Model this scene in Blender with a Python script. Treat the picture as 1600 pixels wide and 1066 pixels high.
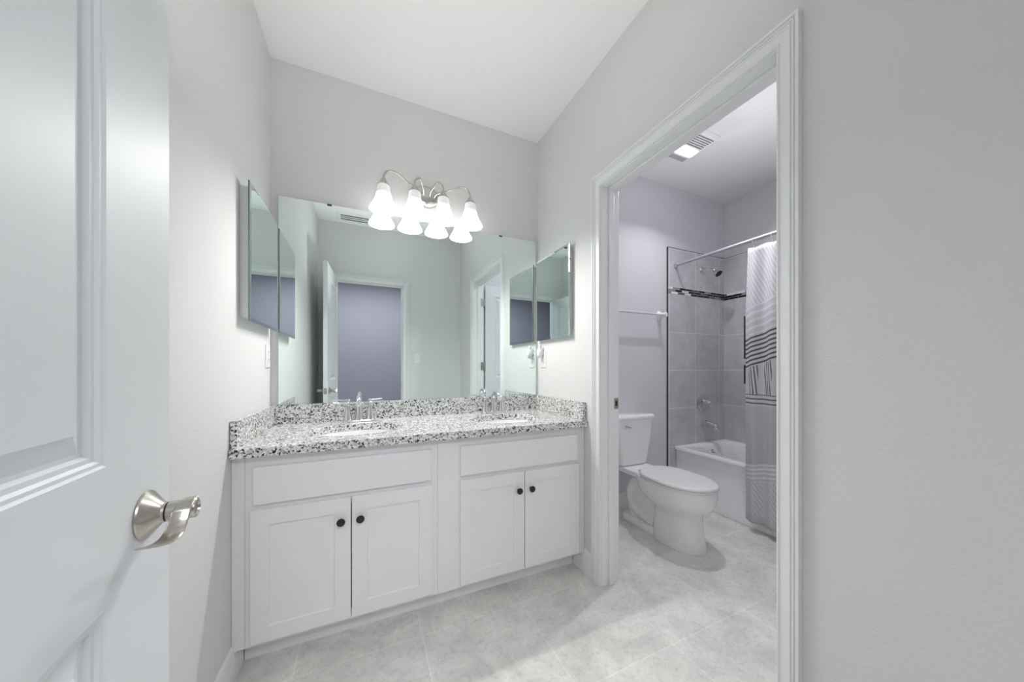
import bpy, bmesh, math, random
from mathutils import Vector, Matrix
from mathutils.geometry import tessellate_polygon

for o in list(bpy.data.objects):
    bpy.data.objects.remove(o)
SC = bpy.context.scene
COL = SC.collection
PI = math.pi
R = math.radians

# ------------------------------------------------------------------ room dimensions (metres)
W = 1.577          # left wall x=0, right wall x=W, back wall y=0
H = 2.763          # ceiling
L = 2.04           # rear wall (room face) at y=-L
TH = 0.115         # wall thickness
BX0, BX1 = W + TH, 3.66      # toilet room
BY = -1.56                   # toilet room rear wall
HY = -4.60                   # hall far wall
DJ0, DJ1 = -1.486, -0.690    # toilet doorway jamb faces (y)
DZ = 2.105                   # doorway head
EX0, EX1 = 0.150, 0.872      # entry doorway jamb faces (x)
EZ = 2.122

# ------------------------------------------------------------------ camera
cam_d = bpy.data.cameras.new('camera')
cam = bpy.data.objects.new('camera', cam_d)
COL.objects.link(cam)
cam.location = (0.4457, -2.05, 1.1535)
cam.rotation_euler = (PI / 2, 0, -0.4253)
cam_d.sensor_width = 36.0
cam_d.lens = 36.0 * 507.73 / 1600.0
cam_d.shift_x = 0.0
cam_d.shift_y = (574.05 - 533.0) / 1600.0
cam_d.clip_start = 0.01
SC.camera = cam

# ------------------------------------------------------------------ world, exposure
w = bpy.data.worlds.new('world')
SC.world = w
w.use_nodes = True
w.node_tree.nodes['Background'].inputs[0].default_value = (0.75, 0.82, 1.0, 1)
w.node_tree.nodes['Background'].inputs[1].default_value = 0.15
SC.view_settings.view_transform = 'Standard'
SC.view_settings.look = 'None'
SC.view_settings.gamma = 1.0
SC.view_settings.use_curve_mapping = False
SC.view_settings.exposure = 0.0
SC.cycles.max_bounces = 14
SC.cycles.diffuse_bounces = 8
SC.cycles.glossy_bounces = 8
SC.cycles.sample_clamp_indirect = 6.0

# light strengths
SHADE_LOW, SHADE_TOP = 2.2, 0.24
BULB_W = 11.5
FAN_L = 6.0
FAN_W = 17.5
HALL_W = 64.0


def lamp_area(name, loc, size, size_y, watts, color, rot=(0, 0, 0)):
    d = bpy.data.lights.new(name, 'AREA')
    d.shape = 'RECTANGLE'
    d.size, d.size_y = size, size_y
    d.energy = watts
    d.color = color
    o = bpy.data.objects.new(name, d)
    o.location = loc
    o.rotation_euler = rot
    COL.objects.link(o)
    return o


fanl = lamp_area('fan_panel_light', (2.61, -0.401, H - 0.030), 0.17, 0.07, FAN_W, (0.95, 0.94, 1.0), (R(-28), 0, 0))
fanl.data.spread = R(150)
lamp_area('hall_fill_light', (0.55, -3.45, H - 0.03), 1.6, 0.9, HALL_W, (0.92, 0.95, 1.0))  # added fill high in the hall, sends brightness in through the entry doorway


# added fill spot, in the manner of a flash bounced off the ceiling
FILL_W = 33.0
fd = bpy.data.lights.new('bounced_fill_light', 'SPOT')
fd.energy = FILL_W
fd.color = (1.0, 0.99, 0.98)
fd.spot_size = R(115)
fd.spot_blend = 1.0
fd.shadow_soft_size = 0.06
fo = bpy.data.objects.new('bounced_fill_light', fd)
COL.objects.link(fo)
fo.location = (0.60, -1.55, 1.45)
fo.rotation_euler = (PI - R(20), 0, 0)

f2 = bpy.data.objects.new('bounced_fill_light', fd.copy())  # second added fill, pointed at the toilet room ceiling to brighten that room
f2.data.energy = 32.0
f2.data.spot_size = R(98)
f2.data.color = (0.96, 0.95, 1.0)
COL.objects.link(f2)
f2.location = (2.45, -1.10, 1.40)
f2.rotation_euler = (PI, 0, 0)

# ------------------------------------------------------------------ materials
def nt(name):
    m = bpy.data.materials.new(name)
    m.use_nodes = True
    t = m.node_tree
    return m, t, t.nodes['Principled BSDF']


def lin(c):
    return tuple(((v / 255.0) / 12.92 if v / 255.0 <= 0.04045 else ((v / 255.0 + 0.055) / 1.055) ** 2.4) for v in c)


def plain(name, color, rough=0.5, metal=0.0, bump=0.0, bscale=200.0, mottle=0.0, mscale=6.0, spec=0.5, coat=0.0):
    m, t, b = nt(name)
    b.inputs['Base Color'].default_value = (*color, 1)
    b.inputs['Roughness'].default_value = rough
    b.inputs['Metallic'].default_value = metal
    b.inputs['Specular IOR Level'].default_value = spec
    b.inputs['Coat Weight'].default_value = coat
    tc = t.nodes.new('ShaderNodeTexCoord')
    if mottle:
        n = t.nodes.new('ShaderNodeTexNoise')
        n.inputs['Scale'].default_value = mscale
        n.inputs['Detail'].default_value = 5
        t.links.new(tc.outputs['Object'], n.inputs['Vector'])
        mx = t.nodes.new('ShaderNodeMix')
        mx.data_type = 'RGBA'
        mx.inputs[6].default_value = (*[c * (1 - mottle) for c in color], 1)
        mx.inputs[7].default_value = (*[min(1, c * (1 + mottle)) for c in color], 1)
        t.links.new(n.outputs['Fac'], mx.inputs[0])
        t.links.new(mx.outputs[2], b.inputs['Base Color'])
    if bump:
        n = t.nodes.new('ShaderNodeTexNoise')
        n.inputs['Scale'].default_value = bscale
        n.inputs['Detail'].default_value = 3
        t.links.new(tc.outputs['Object'], n.inputs['Vector'])
        bp = t.nodes.new('ShaderNodeBump')
        bp.inputs['Strength'].default_value = bump
        bp.inputs['Distance'].default_value = 0.002
        t.links.new(n.outputs['Fac'], bp.inputs['Height'])
        t.links.new(bp.outputs['Normal'], b.inputs['Normal'])
    return m


M = {}
M['wall'] = plain('wall_paint', (0.715, 0.712, 0.705), 0.75, bump=0.35, bscale=130)
M['wall_bath'] = plain('bath_wall_paint', (0.69, 0.685, 0.705), 0.75, bump=0.3, bscale=130)
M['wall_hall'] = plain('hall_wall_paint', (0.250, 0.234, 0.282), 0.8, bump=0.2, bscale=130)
M['ceiling'] = plain('ceiling_paint', (0.86, 0.86, 0.855), 0.85, bump=0.3, bscale=90)
M['trim'] = plain('trim_paint', (0.84, 0.845, 0.85), 0.35, mottle=0.015)
M['door'] = plain('door_paint', (0.74, 0.76, 0.775), 0.46, mottle=0.012, mscale=3, spec=0.38)
M['cab'] = plain('cabinet_paint', (0.83, 0.835, 0.835), 0.42, mottle=0.012)
M['cabin'] = plain('cabinet_interior', (0.5, 0.45, 0.38), 0.6)
M['gap'] = plain('dark_gap', (0.03, 0.03, 0.03), 0.8)
M['ceramic'] = plain('white_ceramic', (0.89, 0.89, 0.89), 0.10, mottle=0.01)
M['tubwhite'] = plain('tub_enamel', (0.89, 0.89, 0.90), 0.16, mottle=0.01)
M['plastic'] = plain('white_plastic', (0.80, 0.80, 0.79), 0.35)
M['slot'] = plain('outlet_slot', (0.05, 0.05, 0.05), 0.6)
M['nickel'] = plain('satin_nickel', (0.52, 0.49, 0.44), 0.28, 1.0, mottle=0.04, mscale=60)
M['nickel2'] = plain('brushed_nickel_fixture', (0.60, 0.58, 0.55), 0.25, 1.0, mottle=0.04, mscale=60)
M['chrome'] = plain('chrome', (0.72, 0.72, 0.73), 0.06, 1.0, mottle=0.02, mscale=30)
M['black'] = plain('black_knob', (0.012, 0.012, 0.013), 0.35, mottle=0.1)
M['rod'] = plain('satin_rod_metal', (0.50, 0.50, 0.52), 0.38, 0.75, mottle=0.03, mscale=40)
M['bar'] = plain('towel_bar_plastic', (0.62, 0.62, 0.66), 0.4, mottle=0.01)
M['ventdark'] = plain('vent_gap_shade', (0.10, 0.10, 0.10), 0.7)
M['clip'] = plain('mirror_clip', (0.10, 0.10, 0.10), 0.3, 0.6)
M['edge'] = plain('dark_tile_edge', (0.05, 0.045, 0.05), 0.4)
M['hinge'] = plain('hinge_nickel', (0.50, 0.48, 0.42), 0.35, 1.0, mottle=0.05, mscale=50)
M['brass'] = plain('strike_metal', (0.42, 0.36, 0.28), 0.35, 1.0, mottle=0.05, mscale=50)
M['mirror'] = plain('mirror_glass', (0.88, 0.965, 0.94), 0.004, 1.0)
M['mirror2'] = plain('cabinet_mirror_glass', (0.73, 0.81, 0.80), 0.004, 1.0)
M['glassedge'] = plain('mirror_edge', (0.20, 0.25, 0.25), 0.15, 0.6)


def tile_mat(name, base, grout, sx, sz, mortar, swap=None, rough=0.35, mott=0.12, mscale=9.0, vary=0.03):
    """straight-laid tiles; coordinates from the object's own origin. swap: which object axes feed u, v"""
    m, t, b = nt(name)
    tc = t.nodes.new('ShaderNodeTexCoord')
    sep = t.nodes.new('ShaderNodeSeparateXYZ')
    t.links.new(tc.outputs['Object'], sep.inputs[0])
    cmb = t.nodes.new('ShaderNodeCombineXYZ')
    t.links.new(sep.outputs[swap[0]], cmb.inputs[0])
    t.links.new(sep.outputs[swap[1]], cmb.inputs[1])
    br = t.nodes.new('ShaderNodeTexBrick')
    br.offset = 0.0
    br.squash = 1.0
    br.inputs['Scale'].default_value = 1.0
    br.inputs['Brick Width'].default_value = sx
    br.inputs['Row Height'].default_value = sz
    br.inputs['Mortar Size'].default_value = mortar
    br.inputs['Mortar Smooth'].default_value = 0.15
    br.inputs['Bias'].default_value = 0.0
    br.inputs['Color1'].default_value = (*[c * (1 - vary) for c in base], 1)
    br.inputs['Color2'].default_value = (*[c * (1 + vary) for c in base], 1)
    br.inputs['Mortar'].default_value = (*grout, 1)
    t.links.new(cmb.outputs[0], br.inputs['Vector'])
    # mottled stone look
    n1 = t.nodes.new('ShaderNodeTexNoise')
    n1.inputs['Scale'].default_value = mscale
    n1.inputs['Detail'].default_value = 8
    n1.inputs['Roughness'].default_value = 0.68
    n1.inputs['Distortion'].default_value = 0.6
    t.links.new(tc.outputs['Object'], n1.inputs['Vector'])
    n2 = t.nodes.new('ShaderNodeTexNoise')
    n2.inputs['Scale'].default_value = mscale * 9
    n2.inputs['Detail'].default_value = 6
    n2.inputs['Roughness'].default_value = 0.75
    t.links.new(tc.outputs['Object'], n2.inputs['Vector'])
    mr = t.nodes.new('ShaderNodeMapRange')
    mr.inputs[1].default_value = 0.3
    mr.inputs[2].default_value = 0.7
    mr.inputs[3].default_value = 1 - mott
    mr.inputs[4].default_value = 1 + mott * 0.6
    t.links.new(n1.outputs['Fac'], mr.inputs[0])
    mr2 = t.nodes.new('ShaderNodeMapRange')
    mr2.inputs[1].default_value = 0.32
    mr2.inputs[2].default_value = 0.5
    mr2.inputs[3].default_value = 1 - mott * 0.9
    mr2.inputs[4].default_value = 1.0
    t.links.new(n2.outputs['Fac'], mr2.inputs[0])
    mul = t.nodes.new('ShaderNodeMath')
    mul.operation = 'MULTIPLY'
    t.links.new(mr.outputs[0], mul.inputs[0])
    t.links.new(mr2.outputs[0], mul.inputs[1])
    sc = t.nodes.new('ShaderNodeVectorMath')
    sc.operation = 'SCALE'
    t.links.new(br.outputs['Color'], sc.inputs[0])
    t.links.new(mul.outputs[0], sc.inputs['Scale'])
    t.links.new(sc.outputs[0], b.inputs['Base Color'])
    b.inputs['Roughness'].default_value = rough
    bp = t.nodes.new('ShaderNodeBump')
    bp.inputs['Strength'].default_value = 0.35
    bp.inputs['Distance'].default_value = 0.002
    inv = t.nodes.new('ShaderNodeMath')
    inv.operation = 'SUBTRACT'
    inv.inputs[0].default_value = 1.0
    t.links.new(br.outputs['Fac'], inv.inputs[1])
    t.links.new(inv.outputs[0], bp.inputs['Height'])
    t.links.new(bp.outputs['Normal'], b.inputs['Normal'])
    return m


M['floor'] = tile_mat('floor_tile', (0.765, 0.75, 0.715), (0.86, 0.845, 0.81), 0.4715, 0.475, 0.0028, (0, 1), 0.40, 0.22, 5.0)
M['tile_x'] = tile_mat('shower_tile_head', (0.60, 0.59, 0.605), (0.84, 0.83, 0.84), 0.338, 0.3385, 0.0030, (0, 2), 0.3, 0.14, 7.0, 0.05)
M['tile_y'] = tile_mat('shower_tile_long', (0.60, 0.59, 0.605), (0.84, 0.83, 0.84), 0.338, 0.3385, 0.0030, (1, 2), 0.3, 0.14, 7.0, 0.05)


def mosaic_mat(name, ax):
    m, t, b = nt(name)
    tc = t.nodes.new('ShaderNodeTexCoord')
    sep = t.nodes.new('ShaderNodeSeparateXYZ')
    t.links.new(tc.outputs['Object'], sep.inputs[0])

    def mth(op, a, bb=None):
        n = t.nodes.new('ShaderNodeMath')
        n.operation = op
        for i, v in enumerate((a, bb)):
            if v is None:
                continue
            if isinstance(v, (int, float)):
                n.inputs[i].default_value = v
            else:
                t.links.new(v, n.inputs[i])
        return n.outputs[0]
    row = mth('FLOOR', mth('DIVIDE', sep.outputs[2], 0.0205))
    u = mth('ADD', mth('DIVIDE', sep.outputs[ax], 0.085), mth('MULTIPLY', row, 0.37))
    cell = mth('FLOOR', u)
    cmb = t.nodes.new('ShaderNodeCombineXYZ')
    t.links.new(cell, cmb.inputs[0])
    t.links.new(row, cmb.inputs[1])
    wn = t.nodes.new('ShaderNodeTexWhiteNoise')
    wn.noise_dimensions = '2D'
    t.links.new(cmb.outputs[0], wn.inputs['Vector'])
    cr = t.nodes.new('ShaderNodeValToRGB')
    cr.color_ramp.interpolation = 'CONSTANT'
    els = cr.color_ramp.elements
    els[0].position = 0.0
    els[0].color = (0.012, 0.011, 0.013, 1)
    els[1].position = 0.36
    els[1].color = (0.85, 0.84, 0.86, 1)
    for p, c in ((0.58, 0.30), (0.80, 0.12)):
        e = els.new(p)
        e.color = (c, c * 0.98, c * 1.02, 1)
    t.links.new(wn.outputs['Value'], cr.inputs[0])
    # joints
    fu = mth('FRACT', u)
    fr = mth('FRACT', mth('DIVIDE', sep.outputs[2], 0.0205))
    j = mth('MAXIMUM', mth('LESS_THAN', fu, 0.035), mth('LESS_THAN', fr, 0.12))
    mx = t.nodes.new('ShaderNodeMix')
    mx.data_type = 'RGBA'
    t.links.new(j, mx.inputs[0])
    t.links.new(cr.outputs[0], mx.inputs[6])
    mx.inputs[7].default_value = (0.36, 0.355, 0.36, 1)
    t.links.new(mx.outputs[2], b.inputs['Base Color'])
    b.inputs['Roughness'].default_value = 0.15
    return m


M['mosaic_x'] = mosaic_mat('mosaic_head', 0)
M['mosaic_y'] = mosaic_mat('mosaic_long', 1)


def granite():
    m, t, b = nt('speckled_granite')
    tc = t.nodes.new('ShaderNodeTexCoord')
    wn = t.nodes.new('ShaderNodeTexNoise')
    wn.inputs['Scale'].default_value = 70
    wn.inputs['Detail'].default_value = 3
    t.links.new(tc.outputs['Object'], wn.inputs['Vector'])
    add = t.nodes.new('ShaderNodeVectorMath')
    add.operation = 'MULTIPLY_ADD'
    add.inputs[1].default_value = (0.012, 0.012, 0.012)
    t.links.new(wn.outputs['Color'], add.inputs[0])
    t.links.new(tc.outputs['Object'], add.inputs[2])
    v = t.nodes.new('ShaderNodeTexVoronoi')
    v.inputs['Scale'].default_value = 165
    v.inputs['Randomness'].default_value = 1
    t.links.new(add.outputs[0], v.inputs['Vector'])
    sp = t.nodes.new('ShaderNodeSeparateColor')
    t.links.new(v.outputs['Color'], sp.inputs[0])
    cr = t.nodes.new('ShaderNodeValToRGB')
    cr.color_ramp.interpolation = 'CONSTANT'
    els = cr.color_ramp.elements
    els[0].position = 0.0
    els[0].color = (0.03, 0.03, 0.032, 1)
    els[1].position = 0.13
    els[1].color = (0.19, 0.19, 0.19, 1)
    for p, c in ((0.23, (0.46, 0.46, 0.45)), (0.40, (0.66, 0.66, 0.65)), (0.60, (0.83, 0.83, 0.82)), (0.92, (0.56, 0.55, 0.52))):
        e = els.new(p)
        e.color = (*c, 1)
    t.links.new(sp.outputs[0], cr.inputs[0])
    t.links.new(cr.outputs[0], b.inputs['Base Color'])
    b.inputs['Roughness'].default_value = 0.12
    return m


M['granite'] = granite()


def emit(name, color, strength):
    m, t, b = nt(name)
    b.inputs['Base Color'].default_value = (0.8, 0.8, 0.8, 1)
    b.inputs['Emission Color'].default_value = (*color, 1)
    b.inputs['Emission Strength'].default_value = strength
    return m


def shade_mat():
    """frosted glass bell lit by the bulb in its lower half; object z=0 at the fitter"""
    m, t, b = nt('lit_frosted_glass')
    b.inputs['Base Color'].default_value = (0.80, 0.83, 0.82, 1)
    b.inputs['Roughness'].default_value = 0.25
    tc = t.nodes.new('ShaderNodeTexCoord')
    sep = t.nodes.new('ShaderNodeSeparateXYZ')
    t.links.new(tc.outputs['Object'], sep.inputs[0])
    mr = t.nodes.new('ShaderNodeMapRange')
    mr.interpolation_type = 'SMOOTHSTEP'
    mr.inputs[1].default_value = -0.040
    mr.inputs[2].default_value = -0.056
    mr.inputs[3].default_value = SHADE_TOP
    mr.inputs[4].default_value = SHADE_LOW
    t.links.new(sep.outputs[2], mr.inputs[0])
    b.inputs['Emission Color'].default_value = (1.0, 0.985, 0.97, 1)
    t.links.new(mr.outputs[0], b.inputs['Emission Strength'])
    return m


M['shade'] = shade_mat()
M['fanlens'] = emit('fan_light_lens', (0.95, 0.94, 1.0), FAN_L)


def curtain_mat():
    """white fabric printed with bands of stripes; UV in metres (u along the cloth, v = height)"""
    m, t, b = nt('striped_curtain_fabric')
    uv = t.nodes.new('ShaderNodeUVMap')
    uv.uv_map = 'UVMap'
    sep = t.nodes.new('ShaderNodeSeparateXYZ')
    t.links.new(uv.outputs[0], sep.inputs[0])
    U, V = sep.outputs[0], sep.outputs[1]

    def mth(op, a, bb=None, c=None):
        n = t.nodes.new('ShaderNodeMath')
        n.operation = op
        for i, v in enumerate((a, bb, c)):
            if v is None:
                continue
            if isinstance(v, (int, float)):
                n.inputs[i].default_value = v
            else:
                t.links.new(v, n.inputs[i])
        return n.outputs[0]

    def stripes(expr, period, duty):
        return mth('LESS_THAN', mth('FRACT', mth('DIVIDE', expr, period)), duty)

    def both(a, bb):
        return mth('MULTIPLY', a, bb)
    base = (0.54, 0.54, 0.56)
    state = {'c': None}
    rgb = t.nodes.new('ShaderNodeRGB')
    rgb.outputs[0].default_value = (*base, 1)
    state['c'] = rgb.outputs[0]

    def paint(mask, color):
        mx = t.nodes.new('ShaderNodeMix')
        mx.data_type = 'RGBA'
        t.links.new(mask, mx.inputs[0])
        t.links.new(state['c'], mx.inputs[6])
        mx.inputs[7].default_value = (*color, 1)
        state['c'] = mx.outputs[2]
    # slanted zone borders
    e1 = mth('ADD', V, mth('MULTIPLY', U, -0.30))       # rises with u
    top = mth('GREATER_THAN', e1, 1.56)
    paint(both(top, stripes(mth('ADD', V, mth('MULTIPLY', U, 1.9)), 0.047, 0.40)), (0.66, 0.66, 0.68))
    mid = both(mth('LESS_THAN', e1, 1.56), mth('GREATER_THAN', e1, 1.36))
    paint(both(mid, stripes(e1, 0.05, 0.35)), (0.66, 0.66, 0.68))
    dk = both(mth('LESS_THAN', e1, 1.36), mth('GREATER_THAN', e1, 1.14))
    paint(both(dk, stripes(e1, 0.031, 0.42)), (0.09, 0.09, 0.10))
    vz = both(mth('LESS_THAN', e1, 1.14), mth('GREATER_THAN', V, 0.965))
    paint(both(vz, both(stripes(mth('ADD', U, mth('MULTIPLY', V, 0.10)), 0.021, 0.36), mth('GREATER_THAN', mth('FRACT', mth('DIVIDE', U, 0.105)), 0.35))), (0.10, 0.10, 0.11))
    hz = both(mth('LESS_THAN', V, 0.965), mth('GREATER_THAN', V, 0.885))
    paint(both(hz, stripes(V, 0.03, 0.3)), (0.10, 0.10, 0.11))
    e2 = mth('ADD', V, mth('MULTIPLY', U, -0.22))
    gz = both(mth('LESS_THAN', V, 0.885), mth('GREATER_THAN', e2, 0.46))
    paint(gz, (0.47, 0.47, 0.49))
    lz = both(mth('LESS_THAN', e2, 0.46), mth('GREATER_THAN', e2, 0.34))
    paint(both(lz, stripes(e2, 0.030, 0.45)), (0.70, 0.70, 0.72))
    bz = both(mth('LESS_THAN', e2, 0.34), mth('GREATER_THAN', V, 0.13))
    paint(both(bz, stripes(mth('ADD', V, mth('MULTIPLY', U, 1.5)), 0.040, 0.42)), (0.64, 0.64, 0.66))
    t.links.new(state['c'], b.inputs['Base Color'])
    b.inputs['Roughness'].default_value = 0.8
    return m


M['curtain'] = curtain_mat()
M['liner'] = plain('curtain_back_stripe', (0.02, 0.02, 0.025), 0.8)


# ------------------------------------------------------------------ mesh builder
def bez(pts, n=8):
    """Catmull-Rom through points"""
    P = [Vector(p) for p in pts]
    out = []
    for i in range(len(P) - 1):
        p0 = P[max(0, i - 1)]
        p1, p2 = P[i], P[i + 1]
        p3 = P[min(len(P) - 1, i + 2)]
        for k in range(n):
            s = k / n
            out.append(0.5 * ((2 * p1) + (p2 - p0) * s + (2 * p0 - 5 * p1 + 4 * p2 - p3) * s * s + (3 * p1 - p0 - 3 * p2 + p3) * s ** 3))
    out.append(P[-1])
    return out


class MB:
    def __init__(self):
        self.v, self.f = [], []

    def add(self, vs, fs):
        o = len(self.v)
        self.v += [Vector(p) for p in vs]
        self.f += [tuple(i + o for i in f) for f in fs]
        return self

    def box(self, x0, y0, z0, x1, y1, z1):
        x0, x1 = sorted((x0, x1)); y0, y1 = sorted((y0, y1)); z0, z1 = sorted((z0, z1))
        vs = [(x, y, z) for x in (x0, x1) for y in (y0, y1) for z in (z0, z1)]
        return self.add(vs, [(0, 1, 3, 2), (4, 6, 7, 5), (0, 4, 5, 1), (2, 3, 7, 6), (0, 2, 6, 4), (1, 5, 7, 3)])

    def loft(self, rings, cap0=True, cap1=True, closed=True):
        n = len(rings[0])
        vs = [p for r in rings for p in r]
        fs = []
        for i in range(len(rings) - 1):
            for k in range(n if closed else n - 1):
                a, b2 = i * n + k, i * n + (k + 1) % n
                fs.append((a, b2, b2 + n, a + n))
        if cap0:
            fs.append(tuple(range(n - 1, -1, -1)))
        if cap1:
            fs.append(tuple((len(rings) - 1) * n + k for k in range(n)))
        return self.add(vs, fs)

    def lathe(self, prof, base=(0, 0, 0), axis=(0, 0, 1), seg=28, cap0=True, cap1=True):
        """prof: (radius, distance along axis)"""
        a = Vector(axis).normalized()
        u = a.orthogonal().normalized()
        w2 = a.cross(u)
        B = Vector(base)
        rings = []
        for r, h in prof:
            rings.append([B + a * h + (u * math.cos(2 * PI * k / seg) + w2 * math.sin(2 * PI * k / seg)) * r for k in range(seg)])
        return self.loft(rings, cap0, cap1)

    def tube(self, path, rad, seg=14, squash=None):
        P = [Vector(p) for p in path]
        n = len(P)
        rads = rad if isinstance(rad, (list, tuple)) else [rad] * n
        rings = []
        up = None
        for i in range(n):
            tg = (P[min(n - 1, i + 1)] - P[max(0, i - 1)]).normalized()
            if up is None:
                up = tg.orthogonal().normalized()
            up = (up - tg * up.dot(tg)).normalized()
            sd = tg.cross(up)
            rings.append([P[i] + (up * math.cos(2 * PI * k / seg) + sd * math.sin(2 * PI * k / seg)) * rads[i] for k in range(seg)])
        return self.loft(rings)

    def extr(self, poly, z0, z1, holes=()):
        """horizontal polygon (with holes) extruded in z"""
        loops = [poly] + list(holes)
        tris = tessellate_polygon([[Vector((p[0], p[1], 0)) for p in lp] for lp in loops])
        flat = [p for lp in loops for p in lp]
        n = len(flat)
        vs = [(p[0], p[1], z1) for p in flat] + [(p[0], p[1], z0) for p in flat]
        fs = []
        for tr in tris:
            a, b2, c = [Vector((flat[i][0], flat[i][1], 0)) for i in tr]
            tr = tuple(tr) if (b2 - a).cross(c - a).z > 0 else tuple(reversed(tr))
            fs.append(tr)
            fs.append(tuple(i + n for i in reversed(tr)))
        o = 0
        for lp in loops:
            m2 = len(lp)
            for k in range(m2):
                a, b2 = o + k, o + (k + 1) % m2
                fs.append((a, a + n, b2 + n, b2))
            o += m2
        return self.add(vs, fs)

    def xf(self, mat, start=0):
        for i in range(start, len(self.v)):
            self.v[i] = mat @ self.v[i]
        return self

    def build(self, name, mat, parent=None, origin=None, bevel=0.0, seg=2, smooth=35, uv=None):
        if parent is not None:
            org = Vector((0, 0, 0))
            if parent.get('_org'):
                org = Vector(parent['_org'])
            if origin is not None:
                org = Vector(origin)
        elif origin is not None:
            org = Vector(origin)
        else:
            xs = [p.x for p in self.v]; ys = [p.y for p in self.v]; zs = [p.z for p in self.v]
            org = Vector(((min(xs) + max(xs)) / 2, (min(ys) + max(ys)) / 2, min(zs)))
        me = bpy.data.meshes.new(name)
        me.from_pydata([tuple(p - org) for p in self.v], [], self.f)
        me.validate()
        bm = bmesh.new()
        bm.from_mesh(me)
        bmesh.ops.recalc_face_normals(bm, faces=bm.faces)
        bm.to_mesh(me)
        bm.free()
        if smooth:
            for p in me.polygons:
                p.use_smooth = True
            me.set_sharp_from_angle(angle=R(smooth))
        me.materials.append(mat)
        o = bpy.data.objects.new(name, me)
        COL.objects.link(o)
        ORG[o.name] = org
        if parent is not None:
            o.parent = parent
            o.location = org - ORG.get(parent.name, Vector((0, 0, 0)))
        else:
            o.location = org
        if bevel:
            md = o.modifiers.new('bevel', 'BEVEL')
            md.width = bevel
            md.segments = seg
            md.limit_method = 'ANGLE'
            md.angle_limit = R(40)
            md.harden_normals = False
        return o


ORG = {}


def tag(o, label=None, cat=None, group=None, kind=None):
    if label: o['label'] = label
    if cat: o['category'] = cat
    if group: o['group'] = group
    if kind: o['kind'] = kind
    return o


def thing(name, label, cat, loc=(0, 0, 0), group=None, kind=None, local=False, rotz=0.0):
    """Empty at the thing's base; children are modelled in world space unless local"""
    o = bpy.data.objects.new(name, None)
    o.empty_display_size = 0.05
    COL.objects.link(o)
    o.location = loc
    o.rotation_euler = (0, 0, rotz)
    ORG[o.name] = Vector((0, 0, 0)) if local else Vector(loc)
    tag(o, label, cat, group, kind)
    return o


_build0 = MB.build


def _build(self, name, mat, parent=None, origin=None, **k):
    if parent is not None and origin is None:
        origin = ORG[parent.name]
    return _build0(self, name, mat, parent, origin, **k)


MB.build = _build


def ell(cx, cy, a, b, z=None, n=48, p=2.0, ph=0.0):
    out = []
    for k in range(n):
        t = 2 * PI * k / n + ph
        c, s = math.cos(t), math.sin(t)
        x = cx + a * math.copysign(abs(c) ** (2 / p), c)
        y = cy + b * math.copysign(abs(s) ** (2 / p), s)
        out.append((x, y) if z is None else (x, y, z))
    return out


def rrect(x0, y0, x1, y1, r, z=None, n=6):
    out = []
    for cx, cy, a0 in ((x1 - r, y1 - r, 0), (x0 + r, y1 - r, PI / 2), (x0 + r, y0 + r, PI), (x1 - r, y0 + r, 1.5 * PI)):
        for k in range(n + 1):
            t = a0 + PI / 2 * k / n
            p = (cx + r * math.cos(t), cy + r * math.sin(t))
            out.append(p if z is None else (*p, z))
    return out


# ------------------------------------------------------------------ the room shell
def wall_with_hole(axis, p0, p1, a0, a1, h0, h1, hz, name, mat, label):
    """axis 'x': wall plane normal along x between x=p0..p1, runs in y a0..a1; hole h0..h1 up to hz"""
    b = MB()
    if axis == 'x':
        b.box(p0, a0, 0, p1, h0, H); b.box(p0, h1, 0, p1, a1, H); b.box(p0, h0, hz, p1, h1, H)
    else:
        b.box(a0, p0, 0, h0, p1, H); b.box(h1, p0, 0, a1, p1, H); b.box(h0, p0, hz, h1, p1, H)
    o = b.build(name, mat, origin=(0, 0, 0), smooth=0)
    return tag(o, label, 'wall', kind='structure')


JT = 0.018   # jamb board thickness
tag(MB().box(-1.3, HY - 0.1, -0.08, BX1 + 0.1, 0.1, 0).build('floor', M['floor'], origin=(0.2 - 0.4715 * 8, -0.62 - 0.475 * 9, 0), smooth=0),
    'light grey stone-look floor tiles running through both rooms', 'floor', kind='structure')
tag(MB().box(-1.3, HY - 0.1, H, BX1 + 0.1, 0.1, H + 0.08).build('ceiling', M['ceiling'], smooth=0),
    'smooth white ceiling above the vanity room and toilet room', 'ceiling', kind='structure')
tag(MB().box(-0.1, -L, 0, 0, 0.0, H).build('wall_left', M['wall'], origin=(0, 0, 0), smooth=0),
    'pale grey wall behind the open entry door, left of the vanity', 'wall', kind='structure')
tag(MB().box(-0.1, 0, 0, BX0 - 0.03, 0.1, H).build('wall_back', M['wall'], origin=(0, 0, 0), smooth=0),
    'grey wall behind the vanity mirror and vanity light', 'wall', kind='structure')
wall_with_hole('x', W, W + TH, -L, 0, DJ0 - JT, DJ1 + JT, DZ + JT, 'wall_right', M['wall'], 'grey wall with the doorway to the toilet room')
wall_with_hole('y', -L - TH, -L, -1.3, BX1 + 0.1, EX0 - JT, EX1 + JT, EZ + JT, 'wall_rear', M['wall'], 'wall with the entry doorway, seen in the mirror')
tag(MB().box(BX0 - 0.03, 0.0, 0, BX1 + 0.1, 0.1, H).build('wall_bath_back', M['wall_bath'], origin=(0, 0, 0), smooth=0),
    'grey wall behind the toilet and tub faucet', 'wall', kind='structure')
tag(MB().box(BX1, BY, 0, BX1 + 0.1, 0.0, H).build('wall_bath_right', M['wall_bath'], origin=(0, 0, 0), smooth=0),
    'far grey wall along the bathtub', 'wall', kind='structure')
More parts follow.
